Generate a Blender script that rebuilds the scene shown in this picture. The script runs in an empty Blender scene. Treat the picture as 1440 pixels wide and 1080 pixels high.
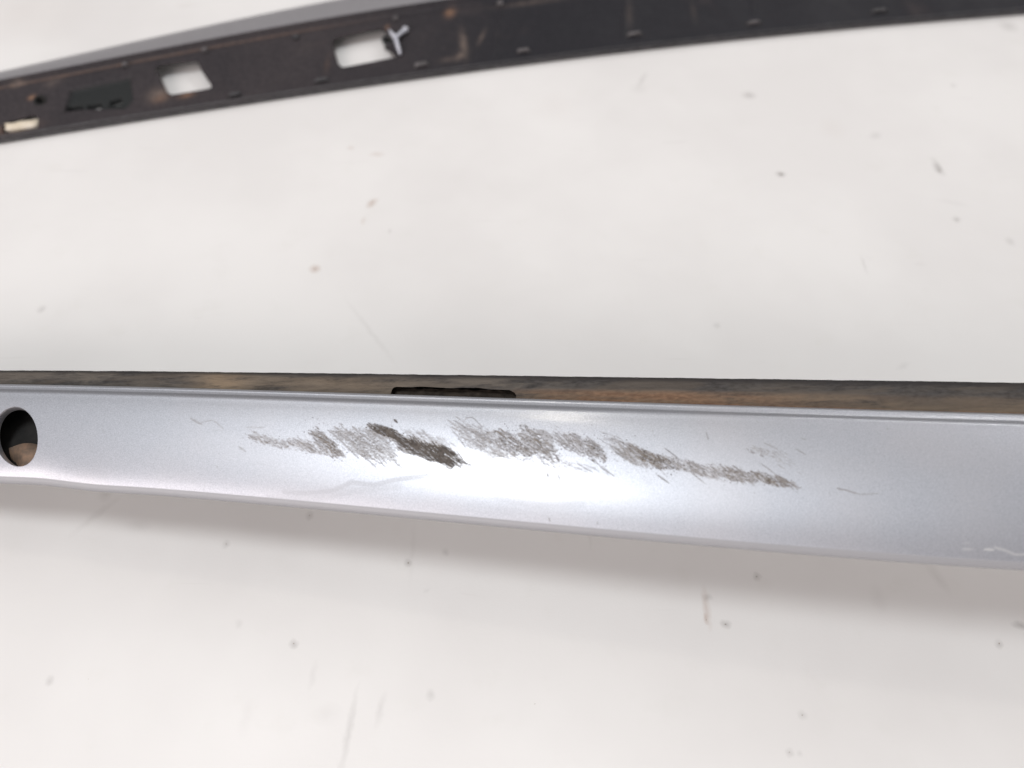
import bpy, bmesh, math, random
import numpy as np
from mathutils import Vector

R = math.radians
rng = np.random.default_rng(7)
sc = bpy.context.scene
C = sc.collection

# ------------------------------------------------------------------ camera
cd = bpy.data.cameras.new("camera")
cam = bpy.data.objects.new("camera", cd)
C.objects.link(cam)
cd.sensor_width = 36.0
cd.lens = 30.0
cd.clip_start = 0.01
cd.clip_end = 60.0
cam.location = (0.0, -0.18809, 0.29889)
cam.rotation_euler = (R(90 - 54), 0, 0)
cd.dof.use_dof = True
cd.dof.focus_distance = 0.312
cd.dof.aperture_fstop = 6.0
cd.dof.aperture_blades = 0
sc.camera = cam

# ------------------------------------------------------------------ light
w = bpy.data.worlds.new("World")
sc.world = w
w.use_nodes = True
bg = w.node_tree.nodes["Background"]
bg.inputs[1].default_value = 0.51
# a plain workshop room: pale ceiling overhead, duller walls towards the horizon
wt = w.node_tree
tc = wt.nodes.new('ShaderNodeTexCoord'); sp = wt.nodes.new('ShaderNodeSeparateXYZ'); cr = wt.nodes.new('ShaderNodeValToRGB')
wt.links.new(tc.outputs['Generated'], sp.inputs[0]); wt.links.new(sp.outputs[2], cr.inputs[0]); wt.links.new(cr.outputs[0], bg.inputs[0])
cr.color_ramp.interpolation = 'EASE'
cr.color_ramp.elements[0].position = 0.25; cr.color_ramp.elements[0].color = (.42, .39, .38, 1)
cr.color_ramp.elements[1].position = 0.95; cr.color_ramp.elements[1].color = (1.0, .965, .96, 1)


def lamp(name, loc, aim, size, size_y, watts, col):
    d = bpy.data.lights.new(name, 'AREA')
    d.shape = 'RECTANGLE'
    d.size = size
    d.size_y = size_y
    d.energy = watts
    d.color = col
    o = bpy.data.objects.new(name, d)
    C.objects.link(o)
    o.location = loc
    o.rotation_euler = (Vector(aim) - Vector(loc)).to_track_quat('-Z', 'Y').to_euler()
    return o


lamp("ceiling_lamp", (-0.40, -0.17, 1.75), (-.05, 0.0, 0), 0.46, 0.36, 12.0, (0.955, 0.99, 1.0))
lamp("ceiling_tube", (1.7, 1.5, 1.9), (0, 0.1, 0), 3.0, 0.07, 17.0, (1.0, 0.99, 0.975))
lamp("ceiling_bulb", (-0.14, 0.66, 1.75), (0, 0.0, 0), 0.11, 0.11, 1.3, (1.0, 0.93, 0.80))
lamp("front_fill", (-1.7, -2.5, 1.5), (0, -0.1, 0), 2.8, 1.7, 94.0, (1.0, 0.905, 0.875))  # unseen fill lamp, added to lighten the shadow under the rail

sc.view_settings.view_transform = 'Standard'
sc.view_settings.look = 'None'
sc.view_settings.exposure = -0.09
sc.view_settings.gamma = 1.0


# ------------------------------------------------------------------ helpers
def tag(o, label=None, cat=None, group=None, kind=None):
    if label: o["label"] = label
    if cat: o["category"] = cat
    if group: o["group"] = group
    if kind: o["kind"] = kind
    return o


def empty(name, loc):
    o = bpy.data.objects.new(name, None)
    C.objects.link(o)
    o.location = loc
    o.empty_display_size = 0.02
    return o


def link(name, me, mat, parent=None, smooth=True):
    o = bpy.data.objects.new(name, me)
    C.objects.link(o)
    if mat: me.materials.append(mat)
    if smooth and len(me.polygons):
        me.polygons.foreach_set("use_smooth", np.ones(len(me.polygons), bool))
    if parent:
        o.parent = parent
        o.matrix_parent_inverse.identity()
        o.location = -parent.location
    return o


def from_arrays(name, verts, quads):
    me = bpy.data.meshes.new(name)
    nv, nf = len(verts), len(quads)
    me.vertices.add(nv)
    me.vertices.foreach_set("co", np.asarray(verts, np.float32).ravel())
    me.loops.add(nf * 4)
    me.loops.foreach_set("vertex_index", np.asarray(quads, np.int32).ravel())
    me.polygons.add(nf)
    me.polygons.foreach_set("loop_start", np.arange(nf, dtype=np.int32) * 4)
    me.update(calc_edges=True)
    me.validate()
    return me


def grid(name, P, keep=None, attrs=None):
    """P: (n, m, 3) points; keep: (n-1, m-1) faces kept; attrs: name -> (n, m)."""
    n, m = P.shape[:2]
    idx = np.arange(n * m).reshape(n, m)
    q = np.stack([idx[:-1, :-1], idx[1:, :-1], idx[1:, 1:], idx[:-1, 1:]], -1)
    q = q.reshape(-1, 4) if keep is None else q[keep]
    used = np.zeros(n * m, bool)
    used[q.ravel()] = True
    new = np.cumsum(used) - 1
    me = from_arrays(name, P.reshape(-1, 3)[used], new[q])
    for k, a in (attrs or {}).items():
        at = me.attributes.new(k, 'FLOAT', 'POINT')
        at.data.foreach_set("value", np.asarray(a, np.float32).ravel()[used])
    return me


def inside(poly, x, y):
    r = np.zeros(x.shape, bool)
    n = len(poly)
    for i in range(n):
        x0, y0 = poly[i]
        x1, y1 = poly[(i + 1) % n]
        if y0 == y1: continue
        c = ((y0 > y) != (y1 > y)) & (x < (x1 - x0) * (y - y0) / (y1 - y0) + x0)
        r ^= c
    return r


def snap(poly, x, y, sel):
    """move the selected grid points onto the outline of poly"""
    px, py = x[sel], y[sel]
    best = np.full(px.shape, 1e9)
    bx, by = px.copy(), py.copy()
    n = len(poly)
    for i in range(n):
        x0, y0 = poly[i]
        x1, y1 = poly[(i + 1) % n]
        dx, dy = x1 - x0, y1 - y0
        t = np.clip(((px - x0) * dx + (py - y0) * dy) / (dx * dx + dy * dy + 1e-18), 0, 1)
        qx, qy = x0 + t * dx, y0 + t * dy
        d = (px - qx) ** 2 + (py - qy) ** 2
        k = d < best
        best[k] = d[k]; bx[k] = qx[k]; by[k] = qy[k]
    x[sel] = bx; y[sel] = by


def cut(polys, A, B):
    """faces of grid (A, B) that survive; snaps hole borders onto the outlines"""
    ca = (A[:-1, :-1] + A[1:, 1:]) / 2
    cb = (B[:-1, :-1] + B[1:, 1:]) / 2
    keep = np.ones(ca.shape, bool)
    for poly in polys:
        ins = inside(poly, ca, cb)
        keep &= ~ins
        touch = np.zeros(A.shape, bool); out = np.zeros(A.shape, bool)
        for sa in (slice(0, -1), slice(1, None)):
            for sb in (slice(0, -1), slice(1, None)):
                touch[sa, sb] |= ins
                out[sa, sb] |= ~ins
        snap(poly, A, B, touch & out)
    return keep


def sm(a, b, x):
    t = np.clip((x - a) / (b - a), 0, 1)
    return t * t * (3 - 2 * t)


def tube(bm, pts, rad, seg=10, cap=True):
    rings = []
    n = len(pts)
    for i, p in enumerate(pts):
        p = Vector(p)
        t = (Vector(pts[min(i + 1, n - 1)]) - Vector(pts[max(i - 1, 0)])).normalized()
        a = t.cross(Vector((0.13, 0.21, 0.97))).normalized()
        b = t.cross(a).normalized()
        r = rad[i] if isinstance(rad, (list, tuple)) else rad
        rings.append([bm.verts.new(p + (a * math.cos(2 * math.pi * k / seg) + b * math.sin(2 * math.pi * k / seg)) * r) for k in range(seg)])
    for i in range(n - 1):
        for k in range(seg):
            bm.faces.new((rings[i][k], rings[i][(k + 1) % seg], rings[i + 1][(k + 1) % seg], rings[i + 1][k]))
    if cap:
        bm.faces.new(rings[0][::-1]); bm.faces.new(rings[-1])


def bm_obj(name, bm, mat, parent=None, smooth=True, bevel=0):
    bmesh.ops.recalc_face_normals(bm, faces=bm.faces)
    me = bpy.data.meshes.new(name)
    bm.to_mesh(me); bm.free()
    o = link(name, me, mat, parent, smooth)
    if bevel:
        b = o.modifiers.new("bevel", 'BEVEL'); b.width = bevel; b.segments = 3; b.limit_method = 'ANGLE'
        b.harden_normals = False
    return o


# ------------------------------------------------------------------ materials
class NT:
    def __init__(s, name):
        s.m = bpy.data.materials.new(name); s.m.use_nodes = True
        s.t = s.m.node_tree; s.n = s.t.nodes; s.l = s.t.links
        s.b = s.n["Principled BSDF"]

    def node(s, typ, **k):
        o = s.n.new(typ)
        for a, v in k.items(): setattr(o, a, v)
        return o

    def set(s, inp, v):
        if hasattr(v, "is_linked") or hasattr(v, "links"): s.l.new(v, inp)
        else: inp.default_value = v

    def coord(s):
        return s.node('ShaderNodeNewGeometry').outputs['Position']

    def mapping(s, v, loc=(0, 0, 0), rot=(0, 0, 0), scale=(1, 1, 1), typ='POINT'):
        o = s.node('ShaderNodeMapping', vector_type=typ)
        s.l.new(v, o.inputs[0]); o.inputs[1].default_value = loc; o.inputs[2].default_value = rot; o.inputs[3].default_value = scale
        return o.outputs[0]

    def noise(s, v, scale, detail=3, rough=0.5, dist=0.0):
        o = s.node('ShaderNodeTexNoise'); s.l.new(v, o.inputs['Vector'])
        o.inputs['Scale'].default_value = scale; o.inputs['Detail'].default_value = detail
        o.inputs['Roughness'].default_value = rough; o.inputs['Distortion'].default_value = dist
        return o.outputs['Fac']

    def math(s, op, a, b=0.0, c=None, clamp=False):
        o = s.node('ShaderNodeMath', operation=op, use_clamp=clamp)
        s.set(o.inputs[0], a); s.set(o.inputs[1], b)
        if c is not None: s.set(o.inputs[2], c)
        return o.outputs[0]

    def rng(s, v, a, b, c=0.0, d=1.0, smooth=True):
        o = s.node('ShaderNodeMapRange', interpolation_type='SMOOTHSTEP' if smooth else 'LINEAR')
        s.set(o.inputs[0], v)
        for i, x in enumerate((a, b, c, d)): s.set(o.inputs[i + 1], x)
        return o.outputs[0]

    def mix(s, f, a, b):
        o = s.node('ShaderNodeMix', data_type='RGBA')
        s.set(o.inputs[0], f)
        for i, x in ((6, a), (7, b)):
            if isinstance(x, tuple) and len(x) == 3: x = x + (1,)
            s.set(o.inputs[i], x)
        return o.outputs[2]

    def attr(s, name):
        return s.node('ShaderNodeAttribute', attribute_name=name).outputs['Fac']

    def bump(s, h, strength, dist):
        o = s.node('ShaderNodeBump'); s.l.new(h, o.inputs['Height'])
        o.inputs['Strength'].default_value = strength; o.inputs['Distance'].default_value = dist
        s.l.new(o.outputs[0], s.b.inputs['Normal'])
        return o

    def out(s, col=None, rough=None, metal=None, spec=None, coat=None, coat_rough=None):
        for nm, v in (('Base Color', col), ('Roughness', rough), ('Metallic', metal), ('Specular IOR Level', spec),
                      ('Coat Weight', coat), ('Coat Roughness', coat_rough)):
            if v is None: continue
            if isinstance(v, tuple) and len(v) == 3: v = v + (1,)
            s.set(s.b.inputs[nm], v)
        return s.m

    def blob(s, p, x, y, ang, rx, ry):
        """soft elliptical spot lying on the surface at world (x, y): 1 in its middle, 0 at its rim"""
        v = s.mapping(p, loc=(x, y, 0), rot=(0, 0, ang), scale=(rx, ry, 1000.0), typ='TEXTURE')
        g = s.node('ShaderNodeTexGradient', gradient_type='SPHERICAL')
        s.l.new(v, g.inputs[0])
        return g.outputs['Fac']


# silver metallic paint with rub marks
def mat_paint():
    s = NT("silver_paint")
    p = s.coord()
    flake = s.noise(p, 2600, 2, 0.6)
    cloud = s.noise(p, 26, 3, 0.5)
    base = s.mix(s.rng(flake, .3, .7, smooth=False), (.395, .41, .455), (.545, .56, .61))
    base = s.mix(s.rng(cloud, .35, .7, 0, .25), base, (.55, .53, .55))
    sc_ = s.attr("scuff"); tone = s.attr("tone"); haze = s.attr("smear_dulling")
    fine = s.noise(s.mapping(p, rot=(0, 0, R(42)), scale=(1, 4.5, 1)), 520, 4, 0.65)
    amt = s.rng(s.math('ADD', sc_, s.math('MULTIPLY', s.math('SUBTRACT', fine, .5), .85)), .05, .92, 0, 1, smooth=False)
    amt = s.math('MULTIPLY', amt, s.rng(sc_, .01, .14))
    dirt = s.mix(tone, (.050, .042, .038), (.23, .195, .155))
    mott = s.noise(p, 700, 3, .6)
    dirt = s.mix(s.rng(mott, .35, .7, 0, .35), dirt, (.16, .14, .125))
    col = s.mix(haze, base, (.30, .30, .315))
    col = s.mix(amt, col, dirt)
    wht = s.attr("chip")
    col = s.mix(wht, col, (.85, .85, .85))
    inv = s.math('SUBTRACT', 1.0, amt)
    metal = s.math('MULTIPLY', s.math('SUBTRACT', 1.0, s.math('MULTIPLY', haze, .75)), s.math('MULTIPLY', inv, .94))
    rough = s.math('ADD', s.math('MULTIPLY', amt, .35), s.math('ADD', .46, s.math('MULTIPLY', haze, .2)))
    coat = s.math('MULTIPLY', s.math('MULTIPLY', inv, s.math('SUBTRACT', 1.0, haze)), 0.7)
    h = s.math('ADD', s.math('MULTIPLY', flake, .25), s.math('ADD', s.math('MULTIPLY', s.noise(p, 330, 3, .5), .5), s.math('MULTIPLY', amt, 1.2)))
    s.bump(h, .18, .00022)
    s.out(col, rough, metal, .5, coat, .16)
    return s.m


def mat_strip():
    """dirty base strip: dark plastic with dried mud and rust film"""
    s = NT("muddy_base")
    p = s.coord()
    long = s.noise(s.mapping(p, scale=(1, 5, 5)), 60, 5, .6, .4)
    long2 = s.noise(s.mapping(p, loc=(.3, .1, 0), scale=(1, 9, 9)), 24, 4, .6, .2)
    fine = s.noise(s.mapping(p, scale=(1, 2.5, 2.5)), 420, 4, .55)
    gut = s.attr("gutter"); mud = s.attr("mud"); rust = s.attr("rust")
    dark = s.mix(s.rng(fine, .3, .7), (.030, .027, .026), (.060, .056, .055))
    dark = s.mix(s.math('MULTIPLY', s.rng(long2, .45, .6), .7), dark, (.085, .070, .058))
    grey = s.mix(s.math('MULTIPLY', s.rng(long, .35, .65), s.rng(s.node_sep(p), .0, .03, 1, .3)), dark, (.115, .100, .086))
    tan = s.mix(s.rng(long2, .35, .65), (.15, .112, .080), (.23, .172, .118))
    red = s.mix(s.rng(fine, .35, .65), (.13, .062, .034), (.23, .125, .072))
    col = s.mix(s.math('MULTIPLY', gut, s.rng(long2, .38, .58, .15, .9)), grey, (.115, .092, .072))
    col = s.mix(s.math('MULTIPLY', mud, s.rng(s.math('ADD', s.math('MULTIPLY', long, .7), s.math('MULTIPLY', fine, .3)), .25, .55)), col, tan)
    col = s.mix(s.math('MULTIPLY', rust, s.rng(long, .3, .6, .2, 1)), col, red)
    col = s.mix(s.attr('edge_and_shadow'), col, (.024, .021, .022))
    s.bump(s.math('ADD', long, fine), .6, .0006)
    return s.out(col, .78, 0.0, .35)


def mat_black_plastic():
    s = NT("dusty_black_plastic")
    p = s.coord()
    n = s.noise(p, 22, 4, .6, .3)
    f = s.noise(p, 500, 3, .6)
    left = s.rng(s.node_sep(p), .02, -.12)
    col = s.mix(s.rng(f, .3, .7), (.015, .015, .019), (.022, .021, .026))
    dusty = s.mix(s.rng(f, .3, .7), (.034, .029, .032), (.050, .043, .046))
    col = s.mix(s.math('MULTIPLY', left, s.rng(n, .25, .6, .55, 1)), col, dusty)
    col = s.mix(s.rng(n, .56, .74, 0, .35), col, (.075, .060, .060))
    col = s.mix(s.attr("dust"), col, (.30, .23, .19))
    col = s.mix(s.math('MULTIPLY', s.attr("rust"), .7), col, (.32, .18, .11))
    s.bump(s.math('ADD', f, s.noise(p, 120, 3, .5)), .15, .0004)
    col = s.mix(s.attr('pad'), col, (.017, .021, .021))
    return s.out(col, s.rng(n, .3, .7, .5, .68), 0, .2)


def node_sep(s, p):
    o = s.node('ShaderNodeSeparateXYZ'); s.l.new(p, o.inputs[0]); return o.outputs[0]
NT.node_sep = node_sep


def simple(name, c1, c2, rough=.5, metal=0.0, scale=300, spec=.5, coat=0.0):
    s = NT(name)
    p = s.coord()
    col = s.mix(s.rng(s.noise(p, scale, 4, .6), .3, .7), c1, c2)
    s.bump(s.noise(p, scale * 3, 3, .5), .15, .0003)
    return s.out(col, rough, metal, spec, coat, .15)


M = dict(
    paint=mat_paint(), strip=mat_strip(), black=mat_black_plastic(),
    paint_plain=simple("silver_paint_plain", (.52, .52, .56), (.58, .58, .61), .36, .75, 600, .5, .5),
    pocket=simple("black_pocket", (.006, .006, .006), (.014, .013, .012), .8),  # near-black for bores, tab slots and the inside of the rail
    rust=simple("rusty_bracket", (.26, .165, .11), (.13, .095, .072), .75, 0, 260),
    flange=simple("dusty_silver_paint", (.36, .35, .37), (.42, .41, .43), .45, .5, 600, .5, .2),
    lip2=simple("grubby_foot", (.16, .13, .12), (.22, .19, .18), .8),
    lip=simple("dull_dark_lip", (.035, .034, .037), (.07, .068, .072), .5),
    slot=simple("packed_dark_dirt", (.020, .014, .010), (.060, .045, .034), .9, 0, 260),
    white=simple("white_clip_plastic", (.42, .43, .49), (.58, .59, .65), .4),
    tab=simple("grey_tab_plastic", (.040, .040, .045), (.07, .066, .068), .5),
    tab_pale=simple("worn_tab_plastic", (.06, .055, .057), (.13, .12, .125), .5),
    cream=simple("cream_foam", (.62, .54, .42), (.74, .70, .64), .8, 0, 90),
    crumb=simple("dry_grit", (.22, .18, .15), (.36, .30, .25), .9),
)

#FLOOR_DATA
STAINS = [(0.1417, 0.1657, 0, 0.00343, 0.00323, 0.81, 0), (0.2261, 0.1697, 0.2, 0.00294, 0.00604, 0.63, 0), (0.2263, 0.1743, 0.3, 0.00222, 0.00695, 0.27, 0), (-0.0946, 0.0974, 0, 0.0036, 0.00353, 0.54, 1), (-0.0717, 0.1433, -0.6, 0.00256, 0.00527, 0.5, 1), (-0.0748, 0.1307, 0, 0.00188, 0.00369, 0.23, 1), (0.1359, 0.2339, 0, 0.0053, 0.00446, 0.45, 0), (0.076, 0.2489, -0.4, 0.00227, 0.00981, 0.27, 0), (0.0732, 0.24, 0, 0.00672, 0.00615, 0.11, 0), (0.2237, 0.1313, 0, 0.00278, 0.00328, 0.41, 0), (0.1995, 0.1975, 0.6, 0.00523, 0.00351, 0.23, 0), (0.2455, 0.1157, 0, 0.00279, 0.00328, 0.27, 0), (-0.2176, 0.0717, 0, 0.00256, 0.00301, 0.32, 0), (-0.0875, 0.1872, 0, 0.00276, 0.00244, 0.27, 1), (-0.0727, 0.1819, 0, 0.00545, 0.00241, 0.27, 1), (-0.0609, 0.1231, 0, 0.00123, 0.00218, 0.27, 0), (-0.0789, -0.0342, 0, 0.00196, 0.0023, 0.31, 0), (-0.1089, -0.0463, 0, 0.00197, 0.00232, 0.31, 0), (-0.039, -0.0541, 0, 0.00187, 0.0022, 0.43, 0), (-0.0774, -0.0847, 0, 0.00231, 0.00217, 0.43, 0), (-0.1597, -0.0979, 0, 0.00199, 0.00234, 0.31, 0), (-0.028, -0.1024, 0, 0.00221, 0.0026, 0.25, 0), (-0.0982, -0.0775, 0, 0.00189, 0.00222, 0.15, 0), (0.0767, -0.0775, 0, 0.00232, 0.00219, 0.5, 0), (0.0716, -0.0678, 0, 0.00234, 0.00165, 0.37, 0), (0.0701, -0.0756, 0, 0.00139, 0.00272, 0.37, 1), (0.0708, -0.0716, 0, 0.00186, 0.00986, 0.34, 1), (0.091, -0.0595, 0, 0.00191, 0.00225, 0.37, 0), (0.1727, -0.0847, 0, 0.00204, 0.0024, 0.37, 0), (0.1828, -0.0782, -0.3, 0.00416, 0.00184, 0.5, 0), (0.098, -0.1092, 0, 0.0023, 0.00216, 0.28, 0), (0.0914, -0.121, 0, 0.00181, 0.00213, 0.28, 0), (0.0948, -0.1214, 0, 0.00136, 0.0016, 0.19, 0), (-0.0546, -0.1147, -0.1, 0.00177, 0.01771, 0.26, 0), (-0.0446, -0.1074, -0.15, 0.00177, 0.0073, 0.19, 0), (-0.0691, -0.0959, -0.1, 0.00182, 0.00641, 0.12, 0), (-0.0625, -0.109, 0, 0.00626, 0.00473, 0.07, 0), (-0.0899, -0.1102, 0, 0.00273, 0.00751, 0.06, 0), (-0.1606, -0.0242, 0, 0.0032, 0.00502, 0.19, 0), (-0.162, -0.0342, -0.7, 0.00211, 0.01368, 0.14, 0), (-0.1442, -0.0388, 0, 0.00619, 0.00303, 0.12, 0), (0.1581, -0.0598, 0.4, 0.00256, 0.00844, 0.15, 0), (0.1342, -0.0676, 0, 0.00396, 0.00698, 0.09, 0), (0.1697, 0.1002, 0, 0.00127, 0.00748, 0.23, 0), (0.0933, 0.0619, 0, 0.00227, 0.002, 0.23, 0), (0.1719, 0.0387, 0.4, 0.00468, 0.00206, 0.14, 0), (0.256, 0.2434, 0, 0.00248, 0.00292, 0.23, 0), (0.309, 0.3043, 0, 0.00741, 0.00763, 0.32, 0), (0.2257, 0.1438, -0.3, 0.00993, 0.0025, 0.09, 0), (-0.0645, 0.059, 0.6, 0.00167, 0.02752, 0.13, 0), (0.0123, 0.0291, 0, 0.00157, 0.00185, 0.06, 0), (0.1772, 0.2042, 0, 0.00891, 0.01223, 0.06, 1), (0.0242, 0.2234, 0, 0.01587, 0.01867, 0.05, 1), (-0.3106, 0.3195, 0, 0.0566, 0.04439, 0.09, 1), (-0.0377, -0.0492, 0, 0.00141, 0.01659, 0.07, 0), (0.0299, -0.0448, 0, 0.00094, 0.00555, 0.09, 0), (-0.0314, -0.0648, 0, 0.00138, 0.00162, 0.12, 0), (-0.0251, -0.0495, 0, 0.00187, 0.0022, 0.25, 0)]
GRIT = [(0.1417, 0.1657, 0.000441), (0.2259, 0.168, 0.000398), (-0.039, -0.0541, 0.000231), (0.0767, -0.0777, 0.000206), (-0.0774, -0.0847, 0.000194), (0.1727, -0.0847, 0.000227), (-0.0789, -0.0342, 0.000157), (0.091, -0.0595, 0.000177), (0.07, -0.0761, 0.00016), (0.098, -0.1092, 0.000159), (-0.0946, 0.0974, 0.000237), (-0.0715, 0.1449, 0.000222), (-0.1089, -0.0463, 0.000158), (0.0914, -0.121, 0.000145), (0.2241, 0.1313, 0.000241), (0.1359, 0.2339, 0.000262), (-0.1466, -0.0971, 9.2e-05), (-0.1993, -0.1194, 9.2e-05), (0.2967, 0.3283, 0.000121), (-0.1557, 0.1674, 8.2e-05), (-0.1878, -0.0952, 7.7e-05), (0.3029, 0.3456, 0.000125), (0.2203, -0.042, 8.5e-05), (0.1075, 0.2865, 0.000128), (0.272, -0.1071, 0.000108), (0.1366, 0.1486, 7.4e-05), (0.0078, -0.1055, 0.000135), (0.2626, 0.1741, 8.4e-05), (0.2908, 0.1891, 0.000131), (0.2512, 0.1501, 9.3e-05), (0.0893, 0.1029, 7.3e-05), (-0.1017, 0.3357, 6.3e-05), (-0.2699, 0.2221, 8.2e-05), (0.0475, 0.1275, 8.7e-05), (0.3482, -0.0407, 9.3e-05), (-0.1683, 0.2259, 8.2e-05), (-0.0687, 0.2956, 8.6e-05), (0.063, 0.3916, 6.8e-05), (-0.26, -0.0204, 0.000121), (0.1, -0.0152, 8.6e-05), (-0.1846, 0.12, 6.3e-05), (0.1532, 0.3865, 0.000136)]
#ENDFLOOR

def mat_floor():
    s = NT("white_painted_board")
    p = s.coord()
    a = s.noise(p, 7, 4, .55)
    b = s.noise(p, 60, 4, .6)
    f = s.noise(p, 900, 2, .5)
    col = s.mix(s.rng(a, .35, .65), (.745, .732, .725), (.80, .790, .782))
    col = s.mix(s.rng(b, .55, .8, 0, .22), col, (.70, .69, .66))
    pd = s.node('ShaderNodeVectorMath', operation='MULTIPLY_ADD')
    nz = s.node('ShaderNodeTexNoise'); s.l.new(p, nz.inputs['Vector']); nz.inputs['Scale'].default_value = 260; nz.inputs['Detail'].default_value = 2
    s.l.new(nz.outputs['Color'], pd.inputs[0]); pd.inputs[1].default_value = (.0022, .0022, 0); pd.inputs[2].default_value = (-.0011, -.0011, 0)
    pv = s.node('ShaderNodeVectorMath', operation='ADD'); s.l.new(p, pv.inputs[0]); s.l.new(pd.outputs[0], pv.inputs[1])
    q = pv.outputs[0]
    brown = None; grey = None
    for (x, y, ang, rx, ry, st, c) in STAINS:
        g = s.math('MULTIPLY', s.blob(q, x, y, ang, rx, ry), st)
        if c: brown = g if brown is None else s.math('ADD', brown, g)
        else: grey = g if grey is None else s.math('ADD', grey, g)
    col = s.mix(s.math('MINIMUM', grey, .8), col, (.30, .285, .275))
    col = s.mix(s.math('MINIMUM', brown, .8), col, (.42, .29, .22))
    # thin hair scratches
    wv = s.noise(s.mapping(p, rot=(0, 0, R(35)), scale=(1, 14, 1)), 16, 2, .5, .6)
    col = s.mix(s.rng(wv, .70, .78, 0, .13), col, (.45, .43, .41))
    s.bump(s.math('ADD', s.math('MULTIPLY', f, .3), b), .12, .0006)
    return s.out(col, s.rng(a, .3, .7, .42, .52), 0, .45)


# ------------------------------------------------------------------ setting: the white board
STEP = 0.05
fx, fy = np.meshgrid(np.linspace(-3, 3, 61), np.linspace(-2.4, 4.2, 61), indexing='ij')
P = np.stack([fx, fy, np.zeros_like(fx)], -1)
tag(link("floor", grid("floor", P), mat_floor()), kind="structure")

# ------------------------------------------------------------------ front rail, its guiding edges (metres)
#EDGES_A
E0 = np.array([(-0.266, 0.01, 0.036), (-0.1947, 0.0064, 0.039), (-0.1247, 0.0026, 0.0439), (-0.0572, -0.0015, 0.0487), (-0.0051, -0.0054, 0.0526), (0.0701, -0.0098, 0.0573), (0.1184, -0.0129, 0.0603), (0.1744, -0.0168, 0.064), (0.2335, -0.0208, 0.067)])
E1 = np.array([(-0.2598, 0.0011, 0.039), (-0.1902, -0.0024, 0.042), (-0.1214, -0.0075, 0.0469), (-0.0556, -0.0126, 0.0517), (-0.005, -0.0175, 0.0556), (0.0676, -0.0237, 0.0603), (0.114, -0.0272, 0.0633), (0.1676, -0.032, 0.067), (0.224, -0.0365, 0.07)])
E2 = np.array([(-0.2515, -0.0295, 0.0295), (-0.1828, -0.0363, 0.0325), (-0.1161, -0.0439, 0.0374), (-0.0527, -0.052, 0.0422), (-0.0047, -0.0595, 0.0461), (0.0544, -0.0676, 0.0502), (0.1061, -0.074, 0.0538), (0.1555, -0.0794, 0.0575), (0.2074, -0.0842, 0.0605)])
#ENDEDGES_A


def curve(E):
    py = np.polyfit(E[:, 0], E[:, 1], 4); pz = np.polyfit(E[:, 0], E[:, 2], 2)
    def f(x):
        return np.polyval(py, x), np.polyval(pz, x)
    return f


c0, c1, c2 = curve(E0), curve(E1), curve(E2)
HU = np.array([0, .012, .025, .055, .075, .090, .105, .20, .30, .40, .50, .60, .70, .80, .88, .94, 1.0])
HH = np.array([0, .0004, .0004, .0008, .0015, .0019, .0021, .0026, .0029, .0030, .0030, .0028, .0025, .0020, .0014, .0008, -.0001])


def hprof(u):
    # smooth interpolation of the bulge table
    x = np.linspace(0, 1, 801)
    y = np.interp(x, HU, HH)
    def blur(n):
        k = np.hanning(2 * n + 1); k /= k.sum()
        return np.convolve(np.pad(y, n, mode='reflect', reflect_type='odd'), k, 'valid')
    b = sm(.10, .22, x)
    y = blur(9) * (1 - b) + blur(110) * b
    return np.interp(u, x, y)


def surf_a(X, u):
    """point of the painted face at length X and across-share u (0 back, 1 front)"""
    y1, z1 = c1(X); y2, z2 = c2(X)
    dy, dz = y2 - y1, z2 - z1
    L = np.hypot(dy, dz)
    h = hprof(u) * (L / .046) + .0015 * sm(.0, .19, X) * np.sin(math.pi * np.clip(u, 0, 1) ** 1.35)
    ny, nz = dz / L, -dy / L
    # the lower border is slightly uneven towards the left end
    return np.stack([X + 0 * u, y1 + dy * u + ny * h, z1 + dz * u + nz * h], -1)
#ENDSURF

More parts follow.
